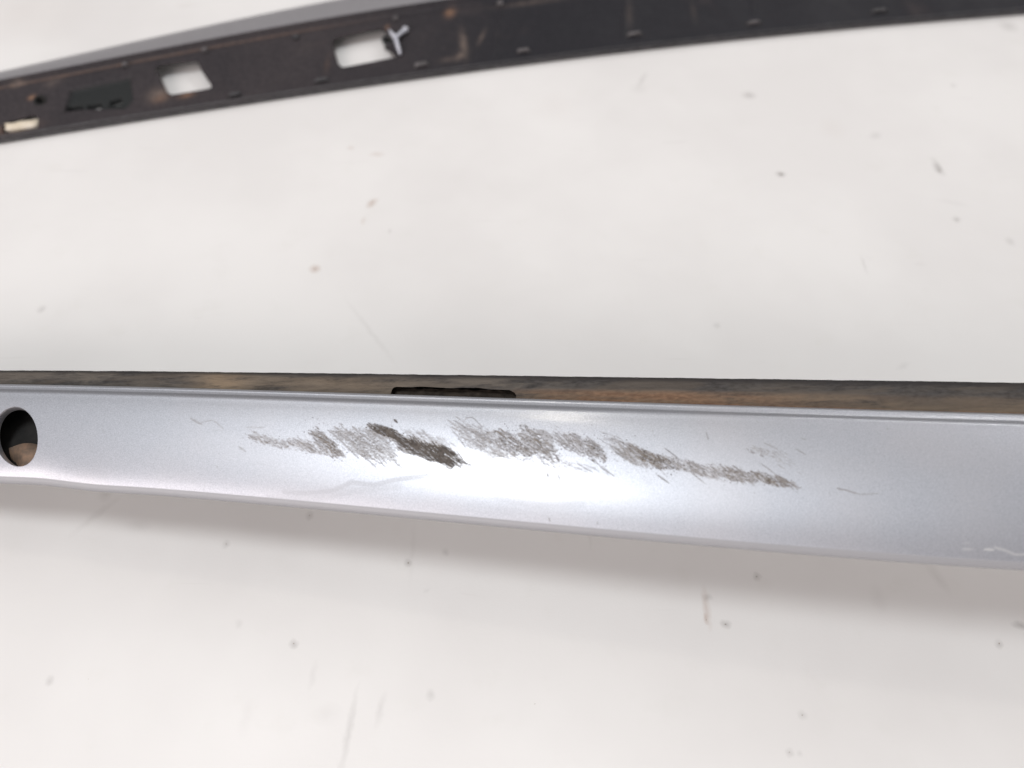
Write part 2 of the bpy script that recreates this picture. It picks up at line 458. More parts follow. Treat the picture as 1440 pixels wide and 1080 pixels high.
#SCUFF_DATA
STREAK_ANGLE = 37.5
CLUSTERS = [(-0.0854, 0.02177, 0.01212, 0.00216, 0.23, 88, 0.00216, 0.00042, 0.3, 0.9), (-0.084, 0.0233, 0.00805, 0.00168, 0.25, 132, 0.00216, 0.00038, 0.5, 0.75), (-0.0687, 0.02446, 0.01048, 0.00216, 0.184, 264, 0.00288, 0.00038, 0.55, 0.75), (-0.064, 0.02262, 0.00664, 0.0024, 0.718, 242, 0.00312, 0.00038, 0.75, 0.5), (-0.0519, 0.02216, 0.01091, 0.0036, 0.475, 374, 0.00528, 0.00031, 0.58, 0.7), (-0.0464, 0.01932, 0.00831, 0.00288, 0.417, 198, 0.00432, 0.00029, 0.5, 0.7), (-0.0466, 0.023, 0.02767, 0.00384, 0.139, 132, 0.00336, 0.00019, 0.35, 0.6), (-0.0463, 0.02316, 0.0093, 0.0024, 0.595, 132, 0.00624, 0.00025, 0.55, 0.6), (-0.0441, 0.01618, 0.0053, 0.00168, 0.278, 176, 0.00288, 0.00038, 1.05, 0.1), (-0.0284, 0.02277, 0.01245, 0.00252, 0.372, 506, 0.00408, 0.00036, 1.2, 0.03), (-0.0254, 0.02208, 0.00656, 0.00168, 0.334, 132, 0.00288, 0.00035, 1.2, 0.03), (-0.0067, 0.01771, 0.01247, 0.0036, 0.398, 198, 0.00384, 0.00027, 0.5, 0.6), (-0.0292, 0.01794, 0.01023, 0.00216, 0.212, 132, 0.0048, 0.00027, 0.35, 0.85), (-0.0122, 0.01733, 0.00942, 0.00384, 0.667, 242, 0.0048, 0.00029, 0.45, 0.8), (-0.0036, 0.0197, 0.0067, 0.00288, 0.462, 264, 0.00288, 0.00035, 0.6, 0.75), (0.0006, 0.01825, 0.0068, 0.00216, 0.654, 286, 0.0036, 0.00042, 0.75, 0.6), (0.0085, 0.01817, 0.00787, 0.00336, 0.685, 418, 0.00264, 0.00038, 0.68, 0.65), (0.0225, 0.01779, 0.00872, 0.00336, 0.378, 308, 0.00336, 0.00029, 0.62, 0.6), (0.0272, 0.01894, 0.00473, 0.00192, 0.77, 154, 0.00264, 0.00031, 0.75, 0.5), (0.0381, 0.01947, 0.00847, 0.00288, 0.532, 242, 0.0048, 0.00029, 0.55, 0.75), (0.0445, 0.02078, 0.00649, 0.00168, 0.56, 308, 0.00384, 0.00038, 0.85, 0.65), (0.0501, 0.02201, 0.00489, 0.00168, 0.402, 220, 0.0024, 0.00038, 0.85, 0.62), (0.0596, 0.02392, 0.0074, 0.00192, 0.231, 242, 0.00336, 0.00029, 0.62, 0.68), (0.0713, 0.02515, 0.00671, 0.00192, 0.254, 242, 0.00312, 0.00031, 0.68, 0.65), (0.0821, 0.02614, 0.00767, 0.00144, 0.211, 330, 0.00288, 0.00031, 0.8, 0.6), (0.0863, 0.01902, 0.00838, 0.00336, 0.559, 99, 0.00288, 0.00023, 0.32, 0.8), (0.0822, 0.01717, 0.00554, 0.0012, 0.223, 55, 0.00192, 0.00029, 0.45, 0.6), (0.0185, 0.02515, 0.02339, 0.00192, 0.085, 154, 0.00336, 0.00023, 0.3, 0.6), (0.0177, 0.02676, 0.04654, 0.00336, 0.041, 110, 0.00288, 0.00019, 0.22, 0.7)]
PATCHES = [([(-0.0508, 0.01656), (-0.0482, 0.01549), (-0.0468, 0.01365), (-0.045, 0.0138), (-0.0422, 0.01518), (-0.0396, 0.01733), (-0.0374, 0.01917), (-0.035, 0.01993), (-0.0334, 0.01748), (-0.032, 0.0184), (-0.0316, 0.01947), (-0.0284, 0.01917), (-0.0272, 0.01809), (-0.0258, 0.01932), (-0.023, 0.02055), (-0.0202, 0.02254), (-0.0182, 0.02469), (-0.0156, 0.02653), (-0.0134, 0.02806), (-0.0162, 0.02714), (-0.019, 0.02576), (-0.0196, 0.02637), (-0.0196, 0.02883), (-0.021, 0.0299), (-0.0224, 0.02837), (-0.0254, 0.02729), (-0.028, 0.02729), (-0.0298, 0.02622), (-0.0326, 0.0253), (-0.0362, 0.02453), (-0.0386, 0.02331), (-0.0388, 0.02101), (-0.0412, 0.01886), (-0.0438, 0.01825), (-0.0464, 0.01871)], 0.8, 0.06), ([(-0.0402, 0.01947), (-0.0352, 0.02085), (-0.029, 0.02208), (-0.0216, 0.02438), (-0.0206, 0.02699), (-0.024, 0.02668), (-0.0288, 0.02515), (-0.035, 0.02361), (-0.0388, 0.02193)], 0.95, 0.05), ([(-0.0038, 0.0138), (-0.0014, 0.01426), (0.0014, 0.01687), (0.0042, 0.02039), (0.0066, 0.02239), (0.0038, 0.02285), (0.001, 0.02116), (-0.001, 0.01917)], 0.5, 0.62), ([(0.0044, 0.01288), (0.0108, 0.01257), (0.0136, 0.01457), (0.0142, 0.01932), (0.0124, 0.02208), (0.009, 0.02116), (0.0066, 0.0184), (0.0048, 0.01579)], 0.36, 0.75), ([(0.0402, 0.01733), (0.0434, 0.01963), (0.0462, 0.02254), (0.048, 0.02407), (0.0448, 0.02377), (0.0428, 0.02223), (0.0414, 0.02024)], 0.62, 0.62), ([(0.0476, 0.02147), (0.0504, 0.02055), (0.0516, 0.02269), (0.05, 0.02423), (0.048, 0.02346)], 0.62, 0.6), ([(-0.0678, 0.01763), (-0.065, 0.01779), (-0.0638, 0.02101), (-0.0658, 0.02223), (-0.068, 0.01978)], 0.4, 0.45)]
STROKES = [([(-0.114, 0.01457), (-0.1094, 0.01733)], 0.00072, 0.3, 0.6, 's'), ([(-0.1096, 0.01625), (-0.1054, 0.01503), (-0.1014, 0.01871)], 0.00048, 0.2, 0.7, 's'), ([(-0.095, 0.02607), (-0.0922, 0.02821)], 0.00072, 0.22, 0.6, 's'), ([(-0.0934, 0.01763), (-0.0866, 0.01717)], 0.00072, 0.15, 0.7, 's'), ([(-0.0912, 0.02147), (-0.0892, 0.02223)], 0.00096, 0.45, 0.5, 's'), ([(-0.05, 0.02116), (-0.0432, 0.03036)], 0.000384, 0.45, 0.5, 's'), ([(-0.0536, 0.02377), (-0.0458, 0.03113)], 0.000432, 0.35, 0.6, 's'), ([(-0.059, 0.01825), (-0.0498, 0.02637)], 0.00048, 0.35, 0.7, 's'), ([(-0.0628, 0.01733), (-0.0522, 0.02791)], 0.00048, 0.38, 0.6, 's'), ([(-0.0408, 0.01119), (-0.0396, 0.01242)], 0.000576, 0.8, 0.1, 's'), ([(-0.0196, 0.01073), (-0.0096, 0.01748)], 0.00048, 0.5, 0.6, 's'), ([(-0.0158, 0.00935), (-0.0136, 0.00889), (-0.0102, 0.01257)], 0.000336, 0.4, 0.6, 's'), ([(-0.017, 0.01349), (-0.0048, 0.01825)], 0.000384, 0.45, 0.55, 's'), ([(-0.0188, 0.01641), (-0.0156, 0.02116)], 0.00036, 0.3, 0.7, 's'), ([(-0.0136, 0.01779), (-0.0072, 0.02331)], 0.00036, 0.4, 0.6, 's'), ([(-0.0072, 0.02223), (-0.0012, 0.02423)], 0.000432, 0.5, 0.4, 's'), ([(0.0106, 0.02484), (0.0122, 0.02929)], 0.000288, 0.25, 0.5, 's'), ([(0.0116, 0.02883), (0.012, 0.03005)], 0.00048, 0.45, 0.5, 's'), ([(0.0152, 0.02898), (0.016, 0.03097)], 0.000384, 0.45, 0.5, 's'), ([(0.0146, 0.02193), (0.0156, 0.02423)], 0.000528, 0.6, 0.3, 's'), ([(0.0264, 0.02269), (0.0272, 0.02361)], 0.00048, 0.65, 0.3, 's'), ([(0.0216, 0.02453), (0.0258, 0.02699)], 0.000336, 0.38, 0.5, 's'), ([(0.0286, 0.02484), (0.0336, 0.02821)], 0.000336, 0.42, 0.5, 's'), ([(0.0474, 0.02683), (0.051, 0.02944)], 0.000408, 0.45, 0.5, 's'), ([(0.0644, 0.01089), (0.0648, 0.0138)], 0.00036, 0.4, 0.4, 's'), ([(0.0468, 0.01043), (0.0474, 0.01334)], 0.000312, 0.22, 0.6, 's'), ([(0.0504, 0.01733), (0.0548, 0.02101)], 0.000384, 0.5, 0.4, 's'), ([(0.0356, 0.01549), (0.0434, 0.02024)], 0.000336, 0.5, 0.6, 's'), ([(0.0144, 0.0161), (0.019, 0.01855)], 0.000384, 0.6, 0.5, 's'), ([(0.0392, 0.01687), (0.0488, 0.02407)], 0.000528, 0.7, 0.6, 's'), ([(0.0778, 0.01733), (0.0792, 0.01763)], 0.000384, 0.6, 0.4, 's'), ([(0.0806, 0.01825), (0.0818, 0.01871)], 0.000384, 0.6, 0.35, 's'), ([(0.0826, 0.01395), (0.0862, 0.01579)], 0.000432, 0.42, 0.6, 's'), ([(0.0858, 0.01549), (0.0886, 0.01855)], 0.00036, 0.3, 0.7, 's'), ([(0.0922, 0.01549), (0.0952, 0.01748)], 0.00036, 0.5, 0.4, 's'), ([(0.0944, 0.01165), (0.0962, 0.01227)], 0.000288, 0.3, 0.6, 's'), ([(0.08, 0.0207), (0.085, 0.02469)], 0.000312, 0.45, 0.5, 's'), ([(0.085, 0.02469), (0.089, 0.02714)], 0.000576, 0.7, 0.5, 's'), ([(0.0886, 0.02699), (0.0918, 0.02852)], 0.000528, 0.4, 0.6, 's'), ([(0.0716, 0.02223), (0.0748, 0.02469)], 0.00048, 0.6, 0.4, 's'), ([(0.0646, 0.02438), (0.0712, 0.02637)], 0.000288, 0.3, 0.6, 's'), ([(0.0576, 0.02131), (0.0624, 0.02407)], 0.000624, 0.55, 0.5, 's'), ([(0.0578, 0.02499), (0.0624, 0.02883)], 0.00036, 0.38, 0.6, 's'), ([(-0.0048, 0.02714), (-0.0034, 0.02883)], 0.000384, 0.25, 0.5, 's'), ([(0.1008, 0.00859), (0.1008, 0.00966)], 0.000288, 0.12, 0.5, 's'), ([(0.103, 0.02791), (0.1048, 0.02837)], 0.000456, 0.5, 0.35, 's'), ([(0.1046, 0.02806), (0.1098, 0.02944)], 0.000408, 0.5, 0.4, 's'), ([(0.1094, 0.02944), (0.1154, 0.02883)], 0.000336, 0.36, 0.5, 's'), ([(0.1154, 0.02883), (0.1178, 0.02699)], 0.000288, 0.15, 0.7, 's'), ([(0.1004, 0.02944), (0.1006, 0.03005)], 0.000312, 0.3, 0.5, 's'), ([(0.0276, 0.04385), (0.0278, 0.04431)], 0.000384, 0.4, 0.3, 's'), ([(0.012, 0.04385), (0.0124, 0.04493)], 0.000384, 0.5, 0.3, 's'), ([(-0.1462, 0.02101), (-0.1448, 0.02361)], 0.00072, 0.14, 0.5, 's'), ([(-0.1028, 0.0345), (-0.1014, 0.03619)], 0.000624, 0.18, 0.5, 's'), ([(0.083, 0.0), (0.0818, 0.00705)], 2.4e-05, 0.0, 0.5, 's'), ([(0.0812, 0.00583), (0.0818, 0.00659)], 0.000384, 0.3, 0.5, 's'), ([(0.1224, 0.00705), (0.1226, 0.00751)], 0.00036, 0.3, 0.5, 's'), ([(-0.0776, 0.04324), (-0.07, 0.04293), (-0.0602, 0.04094), (-0.0542, 0.03726), (-0.0468, 0.03772), (-0.0384, 0.03481), (-0.0274, 0.03235), (-0.019, 0.03266)], 0.0012, 0.4, 0.5, 'm'), ([(-0.0826, 0.04585), (-0.065, 0.04416), (-0.0528, 0.04033), (-0.0382, 0.03741)], 0.00168, 0.22, 0.5, 'm'), ([(-0.0048, 0.03864), (0.0094, 0.04033), (0.0232, 0.03818)], 0.00144, 0.12, 0.5, 'm'), ([(0.138, 0.04339), (0.1412, 0.04324)], 0.000384, 0.35, 0.5, 'c'), ([(0.1444, 0.04309), (0.1472, 0.04309)], 0.000384, 0.8, 0.5, 'c'), ([(0.1476, 0.04247), (0.1506, 0.04309), (0.1532, 0.04401), (0.1568, 0.0437)], 0.000336, 0.6, 0.5, 'c'), ([(0.1386, 0.04186), (0.14, 0.04171)], 0.000312, 0.3, 0.5, 'c'), ([(-0.0216, 0.02867), (-0.0206, 0.02913)], 0.000288, 0.7, 0.5, 'c')]
HOLE = (-0.1782, 0.5766, 0.0084, 0.3166, -0.0079)
SLOT = (-0.0436, 0.0015)
MUD = (-0.1066,)
B_CUTS = [[(-0.20529, 0.71), (-0.20393, 0.76), (-0.18343, 0.73), (-0.1796, 0.57), (-0.1714, 0.305), (-0.17167, 0.26), (-0.19217, 0.26), (-0.19491, 0.295)], [(-0.10744, 0.645), (-0.10635, 0.705), (-0.08011, 0.745), (-0.07683, 0.7), (-0.07491, 0.46), (-0.06808, 0.295), (-0.09869, 0.26), (-0.10143, 0.31)], [(-0.27827, 0.21), (-0.27554, 0.28), (-0.26406, 0.32), (-0.26105, 0.25), (-0.25941, 0.085), (-0.27691, 0.09)]]
B_RECESS = [(-0.24848, 0.315), (-0.24848, 0.615), (-0.21841, 0.65), (-0.21295, 0.285), (-0.21595, 0.175)]
B_POCKETS = [[(-0.24766, 0.28), (-0.24821, 0.37), (-0.2411, 0.365), (-0.23973, 0.28)], [(-0.23727, 0.28), (-0.23755, 0.345), (-0.23099, 0.345), (-0.23044, 0.255)], [(-0.22579, 0.275), (-0.22579, 0.35), (-0.22087, 0.37), (-0.21978, 0.29)]]
B_SEAMS = [-0.20721, -0.11072, -0.00877, 0.06995, 0.15141]
B_MARKS = [(-0.03801, 0.82, 0.00294, 0.0025, 0, 0.75, 'r'), (-0.02899, 0.34, 0.0021, 0.007, 0.2, 0.35, 'd'), (-0.03036, 0.19, 0.00378, 0.002, 0.4, 0.35, 'd'), (-0.01833, 0.405, 0.00126, 0.004, -0.5, 0.25, 'd'), (-0.03774, 0.155, 0.00504, 0.0015, 0, 0.15, 'd'), (-0.2001, 0.31, 0.00504, 0.004, 0, 0.3, 'd'), (-0.18425, 0.215, 0.00378, 0.0015, 0, 0.7, 'r'), (-0.19791, 0.235, 0.00378, 0.0025, 0, 0.35, 'r'), (-0.26843, 0.62, 0.00168, 0.0015, 0, 0.9, 'r'), (-0.27882, 0.905, 0.00336, 0.002, 0, 0.4, 'd'), (-0.25996, 0.825, 0.00378, 0.003, 0, 0.15, 'd'), (-0.27199, 0.15, 0.00924, 0.0025, 0, 0.5, 'r'), (-0.10799, 0.34, 0.00168, 0.005, 0, 0.1, 'r'), (-0.07546, 0.745, 0.00126, 0.0015, 0, 0.5, 'r'), (0.01337, 0.81, 0.021, 0.0015, 0, 0.15, 'd'), (0.07269, 0.47, 0.0021, 0.007, -0.1, 0.1, 'd'), (0.11287, 0.42, 0.00168, 0.006, 0, 0.08, 'd')]
B_TABS = [(-0.05305, 0.13, 0.00924, 0.00294, 1), (0.00681, 0.135, 0.0084, 0.00252, 1), (0.07433, 0.175, 0.01008, 0.00252, 1), (0.14895, 0.155, 0.00924, 0.0021, 1), (0.22958, 0.16, 0.01092, 0.0021, 0), (-0.1099, 0.115, 0.00924, 0.00252, 0), (-0.15719, 0.1, 0.00756, 0.00252, 0), (-0.22306, 0.865, 0.00378, 0.00294, 1), (-0.18015, 0.855, 0.00378, 0.00294, 1), (-0.12903, 0.81, 0.00378, 0.00294, 0), (-0.07109, 0.845, 0.00378, 0.00294, 1), (-0.0074, 0.84, 0.00462, 0.00378, 1)]
B_BOSS = (-0.07437, 0.545)
B_CLIP = [(-0.06425, 0.62), (-0.06972, 0.52), (-0.06589, 0.29), (-0.07382, 0.66)]
B_HOLE = (-0.26324, 0.53)
B_FOAM = (-0.26871, 0.19)
FOOT = (-0.2242, 0.2105, 0.0)
#ENDSCUFF

# canvas of the rub marks: axes along the rail (X) and across it (u * 0.046)
CX0, CX1, CW, RES = -.20, .20, .046, .00016
nx, ny_ = int((CX1 - CX0) / RES), int(CW / RES)
scuff = np.zeros((nx, ny_), np.float32)
tone = np.zeros((nx, ny_), np.float32)
smear_dulling = np.zeros((nx, ny_), np.float32)
chip = np.zeros((nx, ny_), np.float32)


def dab(img, x0, w0, x1, w1, r, amt, t=None, taper=True, over=0.0):
    """one stroke on the canvas, tapered at both ends"""
    pad = r * 2
    i0 = max(0, int((min(x0, x1) - pad - CX0) / RES)); i1 = min(nx, int((max(x0, x1) + pad - CX0) / RES) + 2)
    j0 = max(0, int((min(w0, w1) - pad) / RES)); j1 = min(ny_, int((max(w0, w1) + pad) / RES) + 2)
    if i1 <= i0 or j1 <= j0: return
    gx, gw = np.meshgrid(CX0 + np.arange(i0, i1) * RES, np.arange(j0, j1) * RES, indexing='ij')
    dx, dw = x1 - x0, w1 - w0
    L2 = dx * dx + dw * dw + 1e-12
    s = np.clip(((gx - x0) * dx + (gw - w0) * dw) / L2, 0, 1)
    d = np.hypot(gx - x0 - s * dx, gw - w0 - s * dw)
    rr = r * (0.25 + 0.75 * np.sin(math.pi * np.clip(s * .92 + .04, 0, 1)) ** .7) if taper else r
    a = amt * (1 - sm(0.35, 1.15, d / rr))
    sub = img[i0:i1, j0:j1]
    m_ = np.clip(a / max(amt, 1e-6), 0, 1)
    if t is not None:
        ts = tone[i0:i1, j0:j1]
        ts += (t - ts) * m_
    if over: sub += (amt - sub) * m_ * over
    else: np.maximum(sub, a, out=sub)


for (poly, st, tn) in PATCHES:
    xs = [q[0] for q in poly]; ws = [q[1] for q in poly]
    i0 = int((min(xs) - CX0) / RES) - 3; i1 = int((max(xs) - CX0) / RES) + 3
    j0 = max(0, int(min(ws) / RES) - 3); j1 = min(ny_, int(max(ws) / RES) + 3)
    gx, gw = np.meshgrid(CX0 + np.arange(i0, i1) * RES, np.arange(j0, j1) * RES, indexing='ij')
    jig = .00035 * np.sin(gx * 5200 + gw * 3100) + .00025 * np.sin(gx * 11700 - gw * 9000) + .0002 * np.sin(gw * 16000 + gx * 2000)
    ins = inside(poly, gx + jig, gw + jig * .6).astype(np.float32)
    k = np.array([.25, .5, .25])
    for _ in range(2):
        ins = np.apply_along_axis(lambda v: np.convolve(v, k, 'same'), 0, ins)
        ins = np.apply_along_axis(lambda v: np.convolve(v, k, 'same'), 1, ins)
    sub = scuff[i0:i1, j0:j1]; kk = ins * st > sub
    tone[i0:i1, j0:j1][kk] = tn
    np.maximum(sub, ins * st, out=sub)
# thin tan film under the scratches
for (x, w_, hl, hw, ang, cnt, sl, sr, st, tn) in CLUSTERS:
    if st < .4: continue
    gx, gw = np.meshgrid(CX0 + np.arange(nx) * RES, np.arange(ny_) * RES, indexing='ij', sparse=True)
    dx = gx - x; dw = gw - w_
    a_ = (dx * math.cos(ang) + dw * math.sin(ang)) / (hl * 1.15); b_ = (-dx * math.sin(ang) + dw * math.cos(ang)) / (hw * 1.1)
    wob_ = .22 * np.sin(gx * 3100 + gw * 2300) + .15 * np.sin(gx * 7300 - gw * 4100)
    f = (.36 * st + .06) * (1 - sm(.45, 1.05, np.sqrt(a_ ** 2 + b_ ** 2) + wob_))
    tone[f > scuff] = max(tn, .6)
    np.maximum(scuff, f, out=scuff)
# clusters: (x, w, half length, half width, angle, count, stroke length, stroke radius, strength, tone)
for (x, w_, hl, hw, ang, cnt, sl, sr, st, tn) in CLUSTERS:
    for _ in range(cnt):
        p_, q_ = rng.normal(0, .5), rng.normal(0, .5)
        if abs(p_) > 1.1 or abs(q_) > 1.1: continue
        cx = x + hl * p_ * math.cos(ang) - hw * q_ * math.sin(ang)
        cw = w_ + hl * p_ * math.sin(ang) + hw * q_ * math.cos(ang)
        a = R(STREAK_ANGLE) + rng.normal(0, .16)
        l = sl * rng.uniform(.35, 1.2)
        fall = math.exp(-.5 * (p_ * p_ + q_ * q_))
        dab(scuff, cx - l / 2 * math.cos(a), cw - l / 2 * math.sin(a), cx + l / 2 * math.cos(a), cw + l / 2 * math.sin(a),
            sr * rng.uniform(.35, 1.0), st * (.5 + .6 * fall) * rng.choice([rng.uniform(.0, .4), rng.uniform(.5, 1.25)], p=[.30, .70] if st < .93 else [.04, .96]), np.clip(tn + rng.normal(0, .28 if st < .93 else .08), 0, 1), over=.9)
for (pts, r, st, tn, layer) in STROKES:
    img = dict(s=scuff, m=smear_dulling, c=chip)[layer]
    for (a_, b_) in zip(pts[:-1], pts[1:]):
        dab(img, a_[0], a_[1], b_[0], b_[1], r, st, tn if layer == 's' else None, taper=len(pts) == 2)


# dark grains caught in the rubbed band
for (x, w_, hl, hw, ang, cnt, sl, sr, st, tn) in CLUSTERS:
    if st < .4: continue
    for _ in range(int(cnt * .35)):
        p_, q_ = rng.normal(0, .6), rng.normal(0, .6)
        cx = x + hl * p_ * math.cos(ang) - hw * q_ * math.sin(ang); cw = w_ + hl * p_ * math.sin(ang) + hw * q_ * math.cos(ang)
        a = R(STREAK_ANGLE) + rng.normal(0, .5); l = rng.uniform(.0001, .0007)
        dab(scuff, cx, cw, cx + l * math.cos(a), cw + l * math.sin(a), rng.uniform(.00012, .00026), min(1, st * rng.uniform(.8, 1.3)), rng.uniform(.0, .35), over=.9)
# stray dust and hairline marks all along the paint
for _ in range(70):
    x = rng.uniform(CX0, CX1); w_ = rng.uniform(.004, CW)
    dab(scuff, x, w_, x + rng.normal(0, .0003), w_ + rng.normal(0, .0003), rng.uniform(.00008, .0002), rng.uniform(.1, .4), .4)
for _ in range(45):
    x = rng.uniform(CX0, CX1); w_ = rng.uniform(.008, CW); a = rng.normal(.2, .5); l = rng.uniform(.004, .016)
    dab(smear_dulling, x, w_, x + l * math.cos(a), w_ + l * math.sin(a), rng.uniform(.00008, .00018), rng.uniform(.15, .4))


def sample(img, X, U):
    i = np.clip((X - CX0) / RES, 0, nx - 1.001); j = np.clip(U * CW / RES, 0, ny_ - 1.001)
    i0 = i.astype(int); j0 = j.astype(int); fi = i - i0; fj = j - j0
    v = (img[i0, j0] * (1 - fi) * (1 - fj) + img[i0 + 1 - (i0 >= nx - 1), j0] * fi * (1 - fj)
         + img[i0, j0 + 1 - (j0 >= ny_ - 1)] * (1 - fi) * fj + img[i0 + 1 - (i0 >= nx - 1), j0 + 1 - (j0 >= ny_ - 1)] * fi * fj)
    return v * ((X > CX0) & (X < CX1))


# ------------------------------------------------------------------ front rail
rail = empty("car_trim_rail", (0.0, -0.03, 0.0))
tag(rail, "silver painted car trim rail lying face up with dark scuff marks across its middle", "car trim",
    "pair of silver and black car trim rails")

xs = np.concatenate([np.arange(-.300, -.205, .0012), np.arange(-.205, -.150, .0004), np.arange(-.150, .115, .00021), np.arange(.115, .215, .0005), np.arange(.215, .300, .0012)])
us = np.concatenate([np.linspace(0, .13, 44, endpoint=False), np.linspace(.13, .90, 180, endpoint=False), np.linspace(.90, 1, 14)])
Xg, Ug = np.meshgrid(xs, us, indexing='ij')
# the bolt hole: an oval through the painted shell
hole = [(HOLE[0] + HOLE[2] * math.cos(a) - HOLE[4] * HOLE[3] * math.sin(a), HOLE[1] + HOLE[3] * math.sin(a)) for a in np.linspace(0, 2 * math.pi, 72, endpoint=False)]
keep = cut([hole], Xg, Ug)
face = surf_a(Xg, Ug)
# waviness of the lower border near the left end, tiny dents along it
wob = (.0005 * np.exp(-((Xg + .168) / .012) ** 2) - .0004 * np.exp(-((Xg + .145) / .014) ** 2)) * sm(.7, 1, Ug)
face[..., 1] += wob
# front return: rolls under the shell
last = face[:, -1]
ret = []
for dy, dz in ((-.0008, -.0006), (-.0013, -.0014), (-.0014, -.0024), (-.0010, -.0033), (-.0001, -.0038), (.0012, -.0038), (.0018, -.0028), (.0014, -.0018)):
    q = last.copy(); q[:, 1] += dy; q[:, 2] += dz; ret.append(q)
first = face[:, 0]
pre = []
for dy, dz in ((.0006, -.0024), (.0008, -.0012), (.0006, -.0004)):
    q = first.copy(); q[:, 1] += dy; q[:, 2] += dz; pre.append(q)
full = np.concatenate([np.stack(pre, 1), face, np.stack(ret, 1)], 1)
n0, n1 = len(pre), len(ret)
padk = np.ones((len(xs) - 1, full.shape[1] - 1), bool)
padk[:, n0:n0 + keep.shape[1]] = keep


def padded(a):
    return np.concatenate([np.repeat(a[:, :1], n0, 1), a, np.repeat(a[:, -1:], n1, 1)], 1)


edge_dulling = padded(sample(smear_dulling, Xg, Ug) * .6)  # smears, plus shell edges greyed in colour to subdue their bright reflection
edge_dulling[:, n0 + Ug.shape[1] - 1:] = .85
edge_dulling[:, :n0 + 3] = .5
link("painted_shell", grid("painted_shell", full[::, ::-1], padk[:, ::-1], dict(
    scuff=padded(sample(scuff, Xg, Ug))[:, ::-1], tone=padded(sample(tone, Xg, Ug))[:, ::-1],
    smear_dulling=edge_dulling[:, ::-1], chip=padded(sample(chip, Xg, Ug))[:, ::-1])), M['paint'], rail)

# rim of the hole: rounded lip running down into the shell
hp = np.array(hole)
ring = []
for k, (grow, down) in enumerate(((1.0, 0.0), (.985, .00025), (.968, .0008), (.962, .0016), (.962, .0030))):
    hx = HOLE[0] + (hp[:, 0] - HOLE[0]) * grow; hu = HOLE[1] + (hp[:, 1] - HOLE[1]) * grow
    q = surf_a(hx, hu)
    q[:, 2] -= down; q[:, 1] += down * .35
    ring.append(q)
ring = np.stack(ring, 1)
ring = np.concatenate([ring, ring[:1]], 0)
link("hole_rim", grid("hole_rim", ring), M['paint_plain'], rail)

# inner black skin under the shell (the shell has thickness) and the rusty bracket seen in the hole
xi = np.arange(-.298, .298, .002); ui = np.linspace(.02, .985, 24)
Xi, Ui = np.meshgrid(xi, ui, indexing='ij')
ky = ~inside([(HOLE[0] + (a - HOLE[0]) * 1.4, HOLE[1] + (b - HOLE[1]) * 1.3) for a, b in hole], (Xi[:-1, :-1] + Xi[1:, 1:]) / 2, (Ui[:-1, :-1] + Ui[1:, 1:]) / 2)
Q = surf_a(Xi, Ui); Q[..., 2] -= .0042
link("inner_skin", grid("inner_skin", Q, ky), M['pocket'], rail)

hc = surf_a(np.array([HOLE[0]]), np.array([HOLE[1]]))[0]
bm = bmesh.new()
# bent sheet bracket: a wall leaning behind the right lower side of the hole with a folded foot
n = 14
rows = []
for i in range(n + 1):
    t = i / n
    x = hc[0] - .0050 + t * .018
    lift = .0012 * math.sin(t * math.pi) - .011 * (1 - min(1, t * 2.2)) ** 2
    rows.append([bm.verts.new((x, hc[1] - .0002 + .0012 * math.sin(t * 5), hc[2] - .0072)),
                 bm.verts.new((x, hc[1] - .0036, hc[2] - .0080 + lift * .4)),
                 bm.verts.new((x, hc[1] - .0060, hc[2] - .0088 + lift)),
                 bm.verts.new((x, hc[1] - .0085, hc[2] - .0092 + lift)),
                 bm.verts.new((x, hc[1] - .0110, hc[2] - .0094))])
for i in range(n):
    for j in range(4):
        bm.faces.new((rows[i][j], rows[i + 1][j], rows[i + 1][j + 1], rows[i][j + 1]))
o = bm_obj("inner_bracket", bm, M['rust'], rail)
sd = o.modifiers.new("thick", 'SOLIDIFY'); sd.thickness = .0012

# muddy base strip that shows behind the painted shell, with a gutter and an open slot
xb = np.arange(-.300, .300, .0006)
tb = np.linspace(0, 1, 34)
Xb, Tb = np.meshgrid(xb, tb, indexing='ij')
ridge_share = np.interp(Xb, [-.2, -.06, 0, .05, .3], [.95, .8, .5, .46, .42])
slot = [(SLOT[0] + .0006, .62), (SLOT[0] + .0012, .54)] + [(SLOT[0] + (SLOT[1] - SLOT[0]) * q, .50 + .015 * math.sin(q * 17) + .008 * math.sin(q * 41 + 1)) for q in np.linspace(.05, .94, 40)] + [(SLOT[1] - .0008, .56), (SLOT[1], .66), (SLOT[1] - .0002, .8), (SLOT[1] + .0005, 1.2), (SLOT[0] - .0003, 1.2), (SLOT[0] + .0003, .8)]
kb = cut([slot], Xb, Tb)
y0, z0 = c0(Xb); y1, z1 = c1(Xb)
yb = y0 + (y1 + -.0006 - y0) * Tb
zb = z0 + (z1 - .0026 - z0) * Tb * .6
g = sm(ridge_share - .07, ridge_share + .07, Tb) * sm(-.03, .02, Xb)
zb = zb + .0006 * np.sin(np.clip(Tb / .25, 0, 1) * math.pi / 2) - .0011 * g
edge_dark = np.clip((1 - sm(.05, .22, Tb)) * .8 + sm(.90, .99, Tb) * .7, 0, 1)  # dark back edge, plus a shadow line painted in along the shell
nz = rng.normal(0, 1, (len(xb), len(tb)))
kk = np.hanning(9); kk /= kk.sum()
nz = np.apply_along_axis(lambda v: np.convolve(v, kk, 'same'), 0, nz)
yb = yb + -.00010 * np.interp(Xb, xb, np.convolve(rng.normal(0, 1, len(xb)), np.hanning(31) / 15, 'same')) * (1 - Tb)
zb = zb + nz * .00010
mud = np.exp(-((Xb - MUD[0]) / .010) ** 2) * .95 + np.exp(-((Xb + .065) / .035) ** 2) * .42 * sm(.1, .3, Tb)
